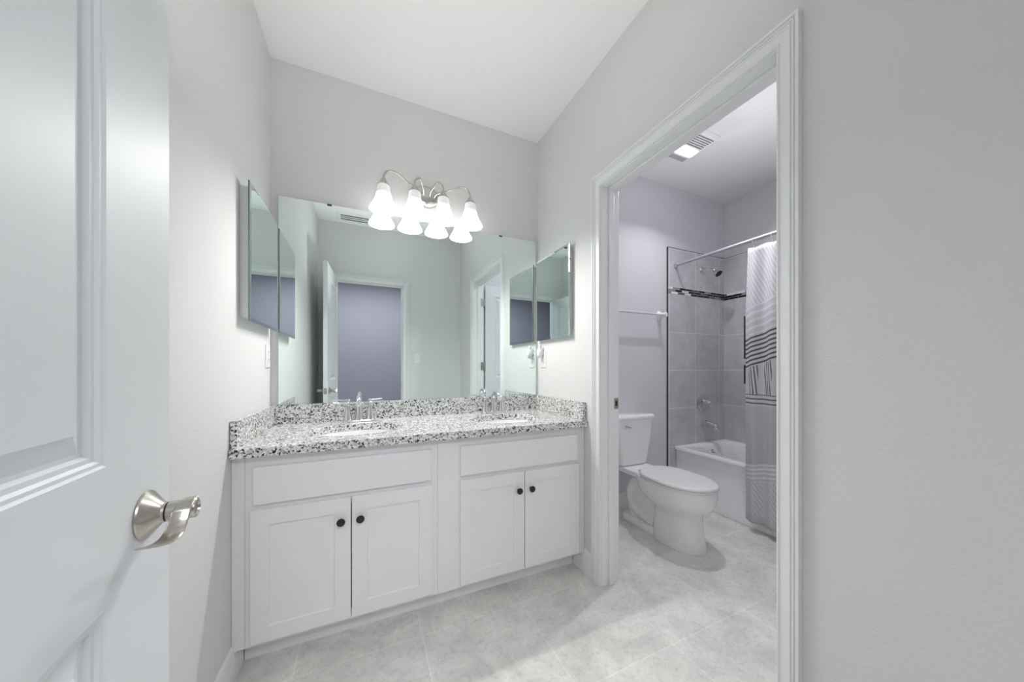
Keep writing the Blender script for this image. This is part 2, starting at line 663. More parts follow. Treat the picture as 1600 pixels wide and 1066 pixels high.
tag(MB().box(BX0, BY - 0.1, 0, BX1 + 0.1, BY, H).build('wall_bath_front', M['wall_bath'], origin=(0, 0, 0), smooth=0),
    'wall of the toilet room behind its open door', 'wall', kind='structure')
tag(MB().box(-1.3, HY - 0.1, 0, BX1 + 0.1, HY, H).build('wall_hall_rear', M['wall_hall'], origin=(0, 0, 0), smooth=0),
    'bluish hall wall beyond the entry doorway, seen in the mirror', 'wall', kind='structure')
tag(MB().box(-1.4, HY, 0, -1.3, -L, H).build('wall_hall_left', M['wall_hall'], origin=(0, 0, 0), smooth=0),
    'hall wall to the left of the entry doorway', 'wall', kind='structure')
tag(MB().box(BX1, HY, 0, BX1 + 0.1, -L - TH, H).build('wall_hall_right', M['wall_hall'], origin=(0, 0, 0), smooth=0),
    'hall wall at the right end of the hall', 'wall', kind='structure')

# baseboards
BP = [(0, 0), (0.013, 0), (0.013, 0.085), (0.0105, 0.090), (0.0115, 0.098), (0.0085, 0.108), (0.0075, 0.118), (0.0045, 0.127), (0, 0.130)]


def baseboard(name, p0, p1, inward, label, hcut=None):
    """profile swept from p0 to p1 (xy), inward = unit normal into the room"""
    prof = [(s, min(z, hcut) if hcut else z) for s, z in BP]
    r0 = [(p0[0] + inward[0] * s, p0[1] + inward[1] * s, z) for s, z in prof]
    r1 = [(p1[0] + inward[0] * s, p1[1] + inward[1] * s, z) for s, z in prof]
    o = MB().loft([r0, r1]).build(name, M['trim'], smooth=40)
    return tag(o, label, 'baseboard', kind='structure')


CAS = 0.058
baseboard('baseboard_left.001', (0.0, -0.4530), (0.0, -0.5445), (1, 0), 'baseboard return under the vanity at the left wall', 0.1030)
baseboard('baseboard_right.002', (W, -0.4530), (W, -0.5445), (-1, 0), 'baseboard return under the vanity at the right wall', 0.1030)
baseboard('baseboard_left', (0.0, -0.5450), (0.0, -L), (1, 0), 'white baseboard along the left wall from the vanity to the entry door')
baseboard('baseboard_right', (W, -0.5450), (W, DJ1 + 0.004 + CAS), (-1, 0), 'short white baseboard between the vanity and the toilet doorway')
baseboard('baseboard_right.001', (W, DJ0 - 0.004 - CAS), (W, -L), (-1, 0), 'white baseboard on the right wall near the entry')
baseboard('baseboard_rear', (EX1 + 0.06, -L), (W - 0.014, -L), (0, 1), 'white baseboard on the entry wall')
baseboard('baseboard_bath', (BX0, 0), (2.86, 0), (0, -1), 'white baseboard behind the toilet')

# door casings: colonial profile (s = distance from the opening, t = height off the wall)
CP = [(0, 0), (0, 0.007), (0.002, 0.011), (0.005, 0.011), (0.008, 0.008), (0.030, 0.0105), (0.0325, 0.0150), (0.0355, 0.0150), (0.0370, 0.0105), (0.0395, 0.0115), (0.0410, 0.0165), (0.0445, 0.0165), (0.0460, 0.0115), (0.0485, 0.0125), (0.0500, 0.0185), (0.0572, 0.0185), (CAS, 0.0170), (CAS, 0)]


def casing(name, parent, fn, a0, a1, top):
    """fn(a, z, t) -> world point"""
    rings = [[fn(a0 - s, 0.0, t) for s, t in CP], [fn(a0 - s, top + s, t) for s, t in CP],
             [fn(a1 + s, top + s, t) for s, t in CP], [fn(a1 + s, 0.0, t) for s, t in CP]]
    return MB().loft(rings).build(name, M['trim'], parent, smooth=0)


# toilet-room doorway
t1 = thing('trim_1', 'white moulded door casing around the toilet room doorway', 'door frame', (W, -1.09, 0), kind='structure')
casing('casing', t1, lambda a, z, t: (W - t, a, z), DJ0 - 0.005, DJ1 + 0.005, DZ + 0.005)
casing('casing', t1, lambda a, z, t: (BX0 + t * 0.8, a, z), DJ0 - 0.005, DJ1 + 0.005, DZ + 0.005)
jb = MB()
jb.box(W - 0.0005, DJ1, 0, BX0 + 0.0005, DJ1 + JT - 0.001, DZ + JT - 0.001)
jb.box(W - 0.0005, DJ0 - JT + 0.001, 0, BX0 + 0.0005, DJ0, DZ + JT - 0.001)
jb.box(W - 0.0005, DJ0, DZ, BX0 + 0.0005, DJ1, DZ + JT - 0.001)
jb.build('jamb', M['trim'], t1, bevel=0.001)
st = MB()
sx0, sx1 = W + 0.045, BX0 - 0.038
st.box(sx0, DJ1 - 0.011, 0, sx1, DJ1, DZ); st.box(sx0, DJ0, 0, sx1, DJ0 + 0.011, DZ); st.box(sx0, DJ0 + 0.011, DZ - 0.011, sx1, DJ1 - 0.011, DZ)
st.build('door_stop', M['trim'], t1, bevel=0.0025)
sp = MB()
sp.box(BX0 - 0.032, DJ1 - 0.0015, 0.930, BX0 - 0.001, DJ1 - 0.0001, 0.988)
spo = sp.build('strike_plate', M['brass'], t1, bevel=0.0006)
tag(spo, 'small metal strike plate')
MB().box(BX0 - 0.022, DJ1 - 0.0018, 0.945, BX0 - 0.009, DJ1 - 0.0014, 0.973).build('latch_hole', M['gap'], spo)
# entry doorway
t2 = thing('trim_2', 'white door casing around the entry doorway, seen in the mirror', 'door frame', (0.5, -L, 0), kind='structure')
casing('casing', t2, lambda a, z, t: (a, -L + t, z), EX0 - 0.005, EX1 + 0.005, EZ + 0.005)
jb = MB()
jb.box(EX0 - JT + 0.001, -L - TH, 0, EX0, -L + 0.0005, EZ + JT - 0.001)
jb.box(EX1, -L - TH, 0, EX1 + JT - 0.001, -L + 0.0005, EZ + JT - 0.001)
jb.box(EX0, -L - TH, EZ, EX1, -L + 0.0005, EZ + JT - 0.001)
jb.build('jamb', M['trim'], t2, bevel=0.001)
st = MB()
st.box(EX0, -L - 0.075, 0, EX0 + 0.011, -L - 0.040, EZ); st.box(EX1 - 0.011, -L - 0.075, 0, EX1, -L - 0.040, EZ); st.box(EX0 + 0.011, -L - 0.075, EZ - 0.011, EX1 - 0.011, -L - 0.040, EZ)
st.build('door_stop', M['trim'], t2, bevel=0.0025)
MB().box(EX1 - 0.0015, -L - 0.032, 0.905, EX1 - 0.0002, -L - 0.004, 0.963).build('strike_plate', M['brass'], t2)


# ------------------------------------------------------------------ panel doors
def panel_slab(width, height, thick, panels, z0=0.0, s0=0.0):
    """slab in local coords: x along the width, visible face y=0 and y=thick, moulded panels (x0,z0,x1,z1) on both faces"""
    b = MB()
    insets = [(0.0, 0.0), (0.003, 0.0022), (0.007, 0.0026), (0.010, 0.0058), (0.015, 0.0070), (0.018, 0.0115), (0.023, 0.0125), (0.044, 0.0055), (0.0465, 0.0030)]
    for y, sg in ((0.0, 1), (thick, -1)):
        xs = sorted({s0, width, *[p[0] for p in panels], *[p[2] for p in panels]})
        zs = sorted({z0, height, *[p[1] for p in panels], *[p[3] for p in panels]})
        for i in range(len(xs) - 1):
            for k in range(len(zs) - 1):
                if any(abs(p[0] - xs[i]) < 1e-6 and abs(p[1] - zs[k]) < 1e-6 for p in panels):
                    continue
                b.add([(xs[i], y, zs[k]), (xs[i + 1], y, zs[k]), (xs[i + 1], y, zs[k + 1]), (xs[i], y, zs[k + 1])], [(0, 1, 2, 3)])
        for px0, pz0, px1, pz1 in panels:
            rings = []
            for ins, dep in insets:
                yy = y + sg * dep
                rings.append([(px0 + ins, yy, pz0 + ins), (px1 - ins, yy, pz0 + ins), (px1 - ins, yy, pz1 - ins), (px0 + ins, yy, pz1 - ins)])
            b.loft(rings, cap0=False, cap1=True)
    for q in ([(s0, 0, z0), (s0, thick, z0), (s0, thick, height), (s0, 0, height)], [(width, 0, z0), (width, thick, z0), (width, thick, height), (width, 0, height)],
              [(s0, 0, z0), (width, 0, z0), (width, thick, z0), (s0, thick, z0)], [(s0, 0, height), (width, 0, height), (width, thick, height), (s0, thick, height)]):
        b.add(q, [(0, 1, 2, 3)])
    return b


# entry door, opened into the room
DDX, DDY = -0.0577, 1.0
ang = math.atan2(DDY, DDX)
d1 = thing('door_1', 'white two-panel entry door standing open in the left foreground', 'door', (0.19, -2.03, 0.012), kind='structure', local=True, rotz=ang)
DW, DH, DT = 0.709, 2.100, 0.035
panel_slab(DW, DH, DT, [(0.150, 1.020, 0.546, 1.985), (0.150, 0.20, 0.546, 0.846)], 0, 0.004).build('door_slab', M['door'], d1, smooth=20)
d1l = d1
# lever set on the visible face: local y negative is towards the room
LS, LZ = 0.634, 0.926


def lever_set(sg, y0, name_suffix=''):
    """rose with a wave lever; sg = direction away from the door"""
    h = bpy.data.objects.new('door_handle', None)
    COL.objects.link(h)
    h.parent = d1
    ORG[h.name] = Vector((0, 0, 0))
    tag(h, 'satin nickel lever handle')
    rs = MB().lathe([(0.0, 0), (0.0335, 0), (0.0345, 0.002), (0.0340, 0.0040), (0.0325, 0.0052), (0.0160, 0.0185), (0.0145, 0.0205), (0.0143, 0.0235)], (LS, y0, LZ), (0, sg, 0), 40, cap0=False)
    rs.build('rose', M['nickel'], h, smooth=30)
    nk = MB().lathe([(0.0130, 0.0235), (0.0130, 0.0255)], (LS, y0, LZ), (0, sg, 0), 32)
    nk.build('neck_gap', M['gap'], h)
    hb = MB().lathe([(0.0138, 0.0255), (0.0142, 0.0270), (0.0142, 0.0560), (0.0134, 0.0575), (0.0118, 0.0578), (0.0108, 0.0545)], (LS, y0, LZ), (0, sg, 0), 32)
    # blade: a ribbon leaving the top of the barrel, dipping and rising to the tip
    path = bez([(LS + 0.006, 0.0140), (LS - 0.006, 0.0128), (LS - 0.017, 0.0050), (LS - 0.026, -0.0090), (LS - 0.040, -0.0205), (LS - 0.064, -0.0205), (LS - 0.098, -0.0100), (LS - 0.132, 0.0040)], 8)
    rings = []
    n = len(path)
    for i, p in enumerate(path):
        f = i / (n - 1)
        o1 = 0.0575 - 0.006 * f
        o0 = 0.0415 - 0.0115 * math.sin(PI * min(1.0, f * 0.62)) if f < 0.85 else 0.0300 + 0.08 * (f - 0.85)
        th = 0.0040 - 0.0014 * f
        a = path[max(0, i - 1)]; c = path[min(n - 1, i + 1)]
        tx, tz = (c[0] - a[0]), (c[1] - a[1])
        ln = math.hypot(tx, tz)
        nx, nz = -tz / ln * th / 2, tx / ln * th / 2
        ring = []
        for (oo, k) in ((o0, 0.3), (o0 + 0.0015, 1), (o1 - 0.0015, 1), (o1, 0.3), (o1, -0.3), (o1 - 0.0015, -1), (o0 + 0.0015, -1), (o0, -0.3)):
            ring.append((p[0] + nx * k, y0 + sg * oo, LZ + p[1] + nz * k))
        rings.append(ring)
    hb.loft(rings)
    hb.build('lever', M['nickel'], h, smooth=40)


lever_set(-1, 0.0)
lever_set(1, DT)
lp = MB().box(DW - 0.0002, 0.005, LZ - 0.028, DW + 0.0016, 0.030, LZ + 0.028)
lp.lathe([(0.0075, 0), (0.0075, 0.008), (0.004, 0.010)], (DW + 0.001, DT / 2, LZ), (1, 0, 0), 16)
lp.build('latch_plate', M['nickel'], d1, bevel=0.0005)
for z in (0.25, 1.05, 1.85):
    MB().lathe([(0.006, 0), (0.006, 0.09)], (0.0, DT + 0.005, z), (0, 0, 1), 14).build('hinge', M['hinge'], d1)

# toilet-room door, opened into the toilet room against its wall
d2 = thing('door_2', 'white toilet room door standing open, seen hinged in the mirror', 'door', (BX0 + 0.006, DJ0 - 0.042, 0.012), kind='structure')
pd = panel_slab(0.760, 2.085, DT, [(0.115, 1.02, 0.645, 1.965), (0.115, 0.20, 0.645, 0.846)], 0, 0)
pd.xf(Matrix.Translation((BX0 + 0.030, DJ0 - 0.042, 0.012)))
pd.build('door_slab', M['door'], d2, smooth=20)
for z in (0.28, 1.165, 1.895):
    hb = MB().lathe([(0.0065, -0.045), (0.0065, 0.045)], (BX0 + 0.012, DJ0 + 0.003, z), (0, 0, 1), 14)
    hb.box(BX0 - 0.030, DJ0 + 0.0002, z - 0.045, BX0 + 0.012, DJ0 + 0.0024, z + 0.045)
    hb.box(BX0 + 0.014, DJ0 - 0.0385, z - 0.045, BX0 + 0.0285, DJ0 - 0.0065, z + 0.045)
    hb.build('hinge', M['hinge'], d2)

# ------------------------------------------------------------------ vanity cabinets
YF = -0.538      # face frame front
YD = -0.557      # door front
CZ = 0.822       # cabinet top / slab underside


def shaker(b, x0, z0, x1, z1, y0, y1, rail=0.058, rec=0.007):
    """shaker panel, front at y0 (towards -y), back y1"""
    o = [(x0, z0), (x1, z0), (x1, z1), (x0, z1)]
    i = [(x0 + rail, z0 + rail), (x1 - rail, z0 + rail), (x1 - rail, z1 - rail), (x0 + rail, z1 - rail)]
    i2 = [(x0 + rail + 0.002, z0 + rail + 0.002), (x1 - rail - 0.002, z0 + rail + 0.002), (x1 - rail - 0.002, z1 - rail - 0.002), (x0 + rail + 0.002, z1 - rail - 0.002)]
    e = 0.0015
    oe = [(x0 + e, z0 + e), (x1 - e, z0 + e), (x1 - e, z1 - e), (x0 + e, z1 - e)]
    rings = [[(x, y1, z) for x, z in o], [(x, y0 + e, z) for x, z in o], [(x, y0, z) for x, z in oe], [(x, y0, z) for x, z in i], [(x, y0 + rec, z) for x, z in i2]]
    return b.loft(rings)


def vanity(name, label, x0, x1, dx0, dx1, rx0, rx1, dz0, dz1, split, filler=None):
    v = thing(name, label, 'cabinet', ((x0 + x1) / 2, -0.27, 0), group='vanity cabinets under the granite counter')
    c = MB()
    c.box(x0, YF + 0.019, 0.104, x0 + 0.015, -0.003, CZ - 0.001)
    c.box(x1 - 0.015, YF + 0.019, 0.104, x1, -0.003, CZ - 0.001)
    c.box(x0 + 0.015, YF + 0.019, 0.104, x1 - 0.015, -0.003, 0.119)
    c.box(x0 + 0.015, -0.015, 0.119, x1 - 0.015, -0.003, CZ - 0.001)
    c.build('carcass', M['cab'], v)
    f = MB()
    f.box(x0, YF, 0.104, dx0 + 0.03, YF + 0.0188, CZ - 0.0005)
    f.box(dx1 - 0.03, YF, 0.104, x1, YF + 0.0188, CZ - 0.0005)
    f.box(dx0 + 0.03, YF, 0.104, dx1 - 0.03, YF + 0.0188, 0.15)
    f.box(dx0 + 0.03, YF, 0.590, dx1 - 0.03, YF + 0.0188, 0.670)
    f.box(dx0 + 0.03, YF, 0.745, dx1 - 0.03, YF + 0.0188, CZ - 0.0005)
    f.build('face_frame', M['cab'], v)
    MB().box(0.0145 if x0 < 0.1 else x0, -0.4514, 0.0005, W - 0.0145 if x1 > 1.4 else x1, -0.440, 0.1035).build('toe_kick', M['cab'], v)
    dr = MB()
    e = 0.004
    rings = []
    for ins, y in ((0, YF - 0.0002), (0, YD + 0.003), (0.001, YD + 0.001), (0.0035, YD)):
        rings.append([(rx0 + ins, y, 0.639 + ins), (rx1 - ins, y, 0.639 + ins), (rx1 - ins, y, 0.780 - ins), (rx0 + ins, y, 0.780 - ins)])
    dr.loft(rings)
    dr.build('drawer_front', M['cab'], v, smooth=0)
    for (a, b2, kx) in ((dx0, split - 0.002, split - 0.037), (split + 0.002, dx1, split + 0.034)):
        d = shaker(MB(), a, dz0, b2, dz1, YD, YF - 0.0002)
        dd = d.build('door', M['cab'], v, smooth=0)
        k = MB().lathe([(0.0065, 0.0), (0.0060, 0.010), (0.0080, 0.014), (0.0150, 0.018), (0.0160, 0.021), (0.0150, 0.0245), (0.0100, 0.0265), (0.0, 0.027)], (kx, YD, 0.529), (0, -1, 0), 28, cap1=False)
        tag(k.build('knob', M['black'], dd, smooth=40), 'round black knob')
    if filler:
        fl = MB()
        for fx0, fx1, fy in filler:
            fl.box(fx0, fy, 0.104, fx1, YF + 0.0188, CZ - 0.0005)
        fl.build('filler_strip', M['cab'], v, bevel=0.0015)
    return v


vanity('vanity_cabinet', 'white shaker vanity cabinet nearest the entry door, with black knobs', 0.0395, 0.7525, 0.058, 0.726, 0.066, 0.723, 0.121, 0.618, 0.395,
       filler=[(0.0005, 0.0385, YF - 0.0005), (0.0005, 0.016, YF - 0.005)])
vanity('vanity_cabinet', 'white shaker vanity cabinet beside the toilet doorway, with black knobs', 0.7535, 1.5480, 0.857, 1.533, 0.857, 1.524, 0.121, 0.618, 1.194,
       filler=[(1.5485, W - 0.0015, YF - 0.001), (W - 0.017, W - 0.0015, YF - 0.006)])

# ------------------------------------------------------------------ granite countertop
SINKS = [(0.415, -0.310), (1.190, -0.310)]
SA, SB = 0.205, 0.160
ct = thing('countertop', 'speckled black and white granite countertop with two sink cutouts', 'countertop', (W / 2, -0.29, CZ))
e = 0.004
cb = MB()
poly = rrect(0.0015, -0.577, W - 0.0015, -0.0015, 0.002, n=1)
cb.extr(poly, CZ, CZ + 0.035, [list(reversed(ell(cx, cy, SA, SB, n=56))) for cx, cy in SINKS])
cb.build('slab', M['granite'], ct, bevel=0.003, smooth=30)
TZ = CZ + 0.035
MB().box(0.0225, -0.022, TZ + 0.0002, W - 0.0225, -0.0015, TZ + 0.100).build('backsplash', M['granite'], ct, bevel=0.0015)
MB().box(0.0015, -0.562, TZ + 0.0002, 0.0220, -0.0015, TZ + 0.100).build('side_splash', M['granite'], ct, bevel=0.0015)
MB().box(W - 0.0220, -0.562, TZ + 0.0002, W - 0.0015, -0.0015, TZ + 0.100).build('side_splash', M['granite'], ct, bevel=0.0015)

# ------------------------------------------------------------------ sinks and faucets
for (cx, cy), lab in zip(SINKS, ('white oval undermount sink nearest the entry door', 'white oval undermount sink beside the toilet doorway')):
    s = thing('sink', lab, 'sink', (cx, cy, 0.66), group='undermount sinks in the granite counter')
    rings = []
    # outside up, over the flange, inside down
    for k, z in ((0.30, 0.668), (0.72, 0.69), (0.95, 0.75), (1.05, 0.809), (1.09, 0.812), (1.09, 0.8212), (1.01, 0.8212), (0.985, 0.812), (0.93, 0.76), (0.74, 0.705), (0.40, 0.682), (0.12, 0.679)):
        rings.append(ell(cx, cy, SA * k, SB * k, z, 48))
    MB().loft(rings).build('basin', M['ceramic'], s, smooth=60)
    MB().lathe([(0.0, 0.0), (0.022, 0.0), (0.023, 0.002), (0.017, 0.003), (0.016, 0.001), (0.0, 0.001)], (cx, cy, 0.6792), (0, 0, 1), 24, cap0=False, cap1=False).build('drain', M['chrome'], s)


def faucet(cx, cy, label):
    z0 = TZ + 0.0002
    f = thing('faucet', label, 'faucet', (cx, cy, z0), group='chrome faucets on the granite counter')
    b = MB()
    b.loft([rrect(cx - 0.083, cy - 0.026, cx + 0.083, cy + 0.026, 0.025, z0), rrect(cx - 0.083, cy - 0.026, cx + 0.083, cy + 0.026, 0.025, z0 + 0.008),
            rrect(cx - 0.078, cy - 0.021, cx + 0.078, cy + 0.021, 0.020, z0 + 0.013)])
    b.build('base_plate', M['chrome'], f, smooth=50)
    sp = MB()
    path = bez([(cx, cy, z0 + 0.012), (cx, cy, z0 + 0.045), (cx, cy, z0 + 0.090), (cx, cy - 0.010, z0 + 0.122), (cx, cy - 0.042, z0 + 0.138), (cx, cy - 0.080, z0 + 0.128), (cx, cy - 0.104, z0 + 0.100), (cx, cy - 0.108, z0 + 0.088)], 6)
    n = len(path)
    rad = []
    for i in range(n):
        t = i / (n - 1)
        rad.append(0.0225 - 0.011 * min(1, t / 0.32) if t < 0.32 else 0.0115 + 0.001 * (t - 0.32))
    sp.tube(path, rad, 18)
    sp.build('spout', M['chrome'], f, smooth=60)
    for sg in (-1, 1):
        hx = cx + sg * 0.056
        h = MB().lathe([(0.0235, 0.0), (0.0215, 0.010), (0.0155, 0.035), (0.0115, 0.062), (0.0105, 0.078), (0.0120, 0.086), (0.0120, 0.092), (0.0085, 0.097), (0.0, 0.098)], (hx, cy, z0 + 0.012), (0, 0, 1), 24, cap1=False)
        hp = bez([(hx - sg * 0.004, cy, z0 + 0.102), (hx + sg * 0.014, cy - 0.002, z0 + 0.104), (hx + sg * 0.040, cy - 0.006, z0 + 0.105), (hx + sg * 0.068, cy - 0.012, z0 + 0.108)], 5)
        rings = []
        for i, p in enumerate(hp):
            t = i / (len(hp) - 1)
            wy, hz = 0.0095 - 0.0025 * t, 0.0058 - 0.0030 * t
            rings.append([(p[0], p[1] + wy * math.cos(2 * PI * k / 12), p[2] + hz * math.sin(2 * PI * k / 12)) for k in range(12)])
        h.loft(rings)
        h.build('handle', M['chrome'], f, smooth=50)
    return f


faucet(0.418, -0.082, 'chrome two-handle faucet on the sink nearest the entry door')
faucet(1.205, -0.082, 'chrome two-handle faucet on the sink beside the toilet doorway')

# ------------------------------------------------------------------ wall mirror
MX0, MX1, MZ0, MZ1 = 0.0366, 1.5587, 0.9585, 2.048
MA = 0.0035      # the glass sits a hair off parallel to the wall
mr_t = thing('wall_mirror', 'large frameless wall mirror above the granite backsplash', 'mirror', ((MX0 + MX1) / 2, 0, MZ0))
yl, yr = -0.0105, -0.0105 + (MX1 - MX0) * MA
g = MB()
g.add([(MX0, yl, MZ0), (MX1, yr, MZ0), (MX1, yr, MZ1), (MX0, yl, MZ1), (MX0, yl + 0.0045, MZ0), (MX1, yr + 0.0045, MZ0), (MX1, yr + 0.0045, MZ1), (MX0, yl + 0.0045, MZ1)],
      [(0, 1, 2, 3), (4, 7, 6, 5), (0, 3, 7, 4), (1, 5, 6, 2), (0, 4, 5, 1), (3, 2, 6, 7)])
go = g.build('glass', M['mirror'], mr_t, smooth=0)
go.data.materials.append(M['glassedge'])
for p in go.data.polygons:
    if abs(p.normal.y) < 0.5:
        p.material_index = 1
for x in (0.269, 1.286):
    yy = yl + (x - MX0) * MA
    MB().box(x - 0.011, yy - 0.004, MZ1 - 0.008, x + 0.011, -0.0005, MZ1 + 0.002).build('clip', M['clip'], mr_t, bevel=0.001)


# ------------------------------------------------------------------ medicine cabinets
def medicine_cabinet(side, label):
    sg = 1 if side == 'left' else -1
    xw = 0.0 if side == 'left' else W
    y0, y1, z0, z1 = (-0.472, -0.034, 1.336, 1.885) if side == 'left' else (-0.440, -0.030, 1.338, 1.893)
    dp = 0.010 if side == 'left' else 0.0
    m = thing('medicine_cabinet', label, 'medicine cabinet', (xw, (y0 + y1) / 2, z0), group='mirrored medicine cabinets on the side walls')
    b = MB().box(xw + sg * 0.0005, y0 + 0.018, z0 + 0.018, xw + sg * (0.0205 + dp), y1 - 0.018, z1 - 0.018)
    b.build('cabinet_body', M['plastic'], m, bevel=0.001)
    a, c = xw + sg * (0.0212 + dp), xw + sg * (0.0285 + dp)
    bv = 0.012
    rings = [[(a, y, z) for y, z in ((y0, z0), (y1, z0), (y1, z1), (y0, z1))],
             [(c - sg * 0.0022, y, z) for y, z in ((y0, z0), (y1, z0), (y1, z1), (y0, z1))],
             [(c, y, z) for y, z in ((y0 + bv, z0 + bv), (y1 - bv, z0 + bv), (y1 - bv, z1 - bv), (y0 + bv, z1 - bv))]]
    d = MB().loft(rings).build('mirror_door', M['mirror2'], m, smooth=0)
    d.data.materials.append(M['glassedge'])
    for p in d.data.polygons:
        if abs(p.normal.x) < 0.3:
            p.material_index = 1
    return m


medicine_cabinet('left', 'mirrored medicine cabinet on the left wall beside the vanity mirror')
medicine_cabinet('right', 'mirrored medicine cabinet beside the toilet doorway')

# ------------------------------------------------------------------ vanity light
vl = thing('vanity_light', 'brushed nickel wall light with four lit white glass bell shades', 'light', (0.790, 0, 2.203))
bp = MB()
for k, (sc, yy) in enumerate(((1.0, -0.0005), (1.0, -0.008), (0.94, -0.014), (0.80, -0.024), (0.45, -0.030), (0.05, -0.032))):
    ring = [(0.790 + 0.086 * sc * math.cos(2 * PI * i / 40), yy, 2.203 + 0.066 * sc * math.sin(2 * PI * i / 40)) for i in range(40)]
    if k == 0:
        rings = []
    rings.append(ring)
bp.loft(rings)
bp.build('wall_plate', M['nickel2'], vl, smooth=50)
LX = [0.541, 0.708, 0.874, 1.040]
LY, LTOP = -0.112, 2.164
for i, x in enumerate(LX):
    s = (x - 0.790)
    bx = 0.790 + (-0.045, -0.020, 0.020, 0.045)[i]
    if abs(s) > 0.15:
        pts = [(bx, -0.022, 2.196), (bx + s * 0.06, -0.048, 2.214), (bx + s * 0.30, -0.085, 2.228), (bx + s * 0.55, -0.105, 2.254), (x - s * 0.10, LY, 2.252), (x - s * 0.015, LY, 2.226), (x, LY, 2.192)]
    else:
        pts = [(bx, -0.022, 2.196), (bx + s * 0.02, -0.045, 2.220), (bx + s * 0.20, -0.075, 2.240), (x - s * 0.38, -0.100, 2.256), (x - s * 0.08, LY, 2.240), (x, LY, 2.214), (x, LY, 2.192)]
    arm = MB().tube(bez(pts, 7), 0.0052, 12)
    arm.build('arm', M['nickel2'], vl, smooth=60)
    cup = MB().lathe([(0.008, 0.040), (0.012, 0.036), (0.017, 0.024), (0.026, 0.010), (0.034, 0.001), (0.034, -0.003), (0.028, -0.003)], (x, LY, LTOP), (0, 0, 1), 28)
    cup.build('socket_cup', M['nickel2'], vl, smooth=40)
    prof = [(0.033, 0.0), (0.0345, -0.012), (0.0365, -0.032), (0.0410, -0.055), (0.0480, -0.078), (0.0580, -0.100), (0.0685, -0.118), (0.0745, -0.128), (0.0755, -0.134),
            (0.0725, -0.133), (0.0660, -0.118), (0.0555, -0.099), (0.0455, -0.077), (0.0385, -0.054), (0.0340, -0.031), (0.0320, -0.012), (0.0305, 0.0)]
    sh = MB().lathe(prof, (x, LY, LTOP - 0.0032), (0, 0, 1), 40, cap0=False, cap1=False)
    so = sh.build('shade', M['shade'], vl, origin=(x, LY, LTOP - 0.0032), smooth=60)
    d = bpy.data.lights.new('vanity_bulb_light', 'POINT')
    d.energy = BULB_W
    d.color = (1.0, 0.985, 0.97)
    d.shadow_soft_size = 0.022
    lo = bpy.data.objects.new('vanity_bulb_light', d)
    COL.objects.link(lo)
    lo.location = (x, LY, LTOP - 0.105)


# ------------------------------------------------------------------ outlets, switch, plug-in
def cover_plate(b, c, ax, sg, hw=0.035, hh=0.0575):
    """plate on a wall; ax axis index of the normal, sg direction"""
    def P(d, u, z):
        p = [0, 0, 0]
        p[ax] = c[ax] + sg * d
        p[1 - ax] = c[1 - ax] + u
        p[2] = c[2] + z
        return tuple(p)
    rings = []
    for ins, d in ((0, 0.0004), (0, 0.003), (0.004, 0.0062)):
        rings.append([P(d, u, z) for u, z in ((-hw + ins, -hh + ins), (hw - ins, -hh + ins), (hw - ins, hh - ins), (-hw + ins, hh - ins))])
    b.loft(rings)
    return P


def outlet(c, ax, sg, label, name='wall_outlet'):
    o = thing(name, label, 'outlet', c)
    b = MB()
    P = cover_plate(b, c, ax, sg)
    b.build('cover_plate', M['plastic'], o, smooth=0)
    for dz in (-0.0195, 0.0195):
        r = MB()
        r.loft([[P(0.0063, u, z + dz) for u, z in rrect(-0.0165, -0.0135, 0.0165, 0.0135, 0.008, n=4)], [P(0.0078, u, z + dz) for u, z in rrect(-0.0160, -0.0130, 0.0160, 0.0130, 0.008, n=4)]])
        ro = r.build('receptacle', M['plastic'], o, smooth=30)
        for du in (-0.0065, 0.0065):
            q = MB()
            q.loft([[P(0.0079, u + du, z + dz) for u, z in ((-0.001, -0.002), (0.001, -0.002), (0.001, 0.006), (-0.001, 0.006))], [P(0.0082, u + du, z + dz) for u, z in ((-0.001, -0.002), (0.001, -0.002), (0.001, 0.006), (-0.001, 0.006))]])
            q.build('slot', M['slot'], ro, smooth=0)
    return o


outlet((0.0, -0.063, 1.207), 0, 1, 'white wall outlet below the medicine cabinet behind the entry door')
outlet((W, -0.092, 1.207), 0, -1, 'white wall outlet below the medicine cabinet beside the toilet doorway')
af = thing('air_freshener', 'white plug-in air freshener in the outlet beside the toilet doorway', 'air freshener', (W - 0.0085, -0.085, 1.22))
b = MB()
rings = []
for k, (sc, d) in enumerate(((0.55, 0.0085), (0.85, 0.013), (1.0, 0.022), (1.0, 0.032), (0.85, 0.042), (0.45, 0.048))):
    rings.append([(W - d, -0.080 + 0.021 * sc * math.cos(2 * PI * i / 24), 1.252 + 0.036 * sc * math.sin(2 * PI * i / 24)) for i in range(24)])
b.loft(rings)
b.build('housing', M['plastic'], af, smooth=60)
MB().lathe([(0.010, 0), (0.012, 0.006), (0.0105, 0.022), (0.006, 0.026), (0.004, 0.026)], (W - 0.027, -0.080, 1.284), (0, 0, 1), 18).build('diffuser_cap', M['plastic'], af)
sw = thing('light_switch', 'white light switch on the entry wall, seen in the mirror', 'light switch', (1.035, -L, 1.255))
b = MB()
P = cover_plate(b, (1.035, -L, 1.255), 1, 1)
b.build('cover_plate', M['plastic'], sw, smooth=0)
r = MB()
r.loft([[P(0.0063, u, z) for u, z in ((-0.0165, -0.033), (0.0165, -0.033), (0.0165, 0.033), (-0.0165, 0.033))], [P(d, u, z) for (u, z), d in zip(((-0.016, -0.0325), (0.016, -0.0325), (0.016, 0.0325), (-0.016, 0.0325)), (0.0065, 0.0065, 0.0105, 0.0105))]])
r.build('rocker', M['plastic'], sw, smooth=0)

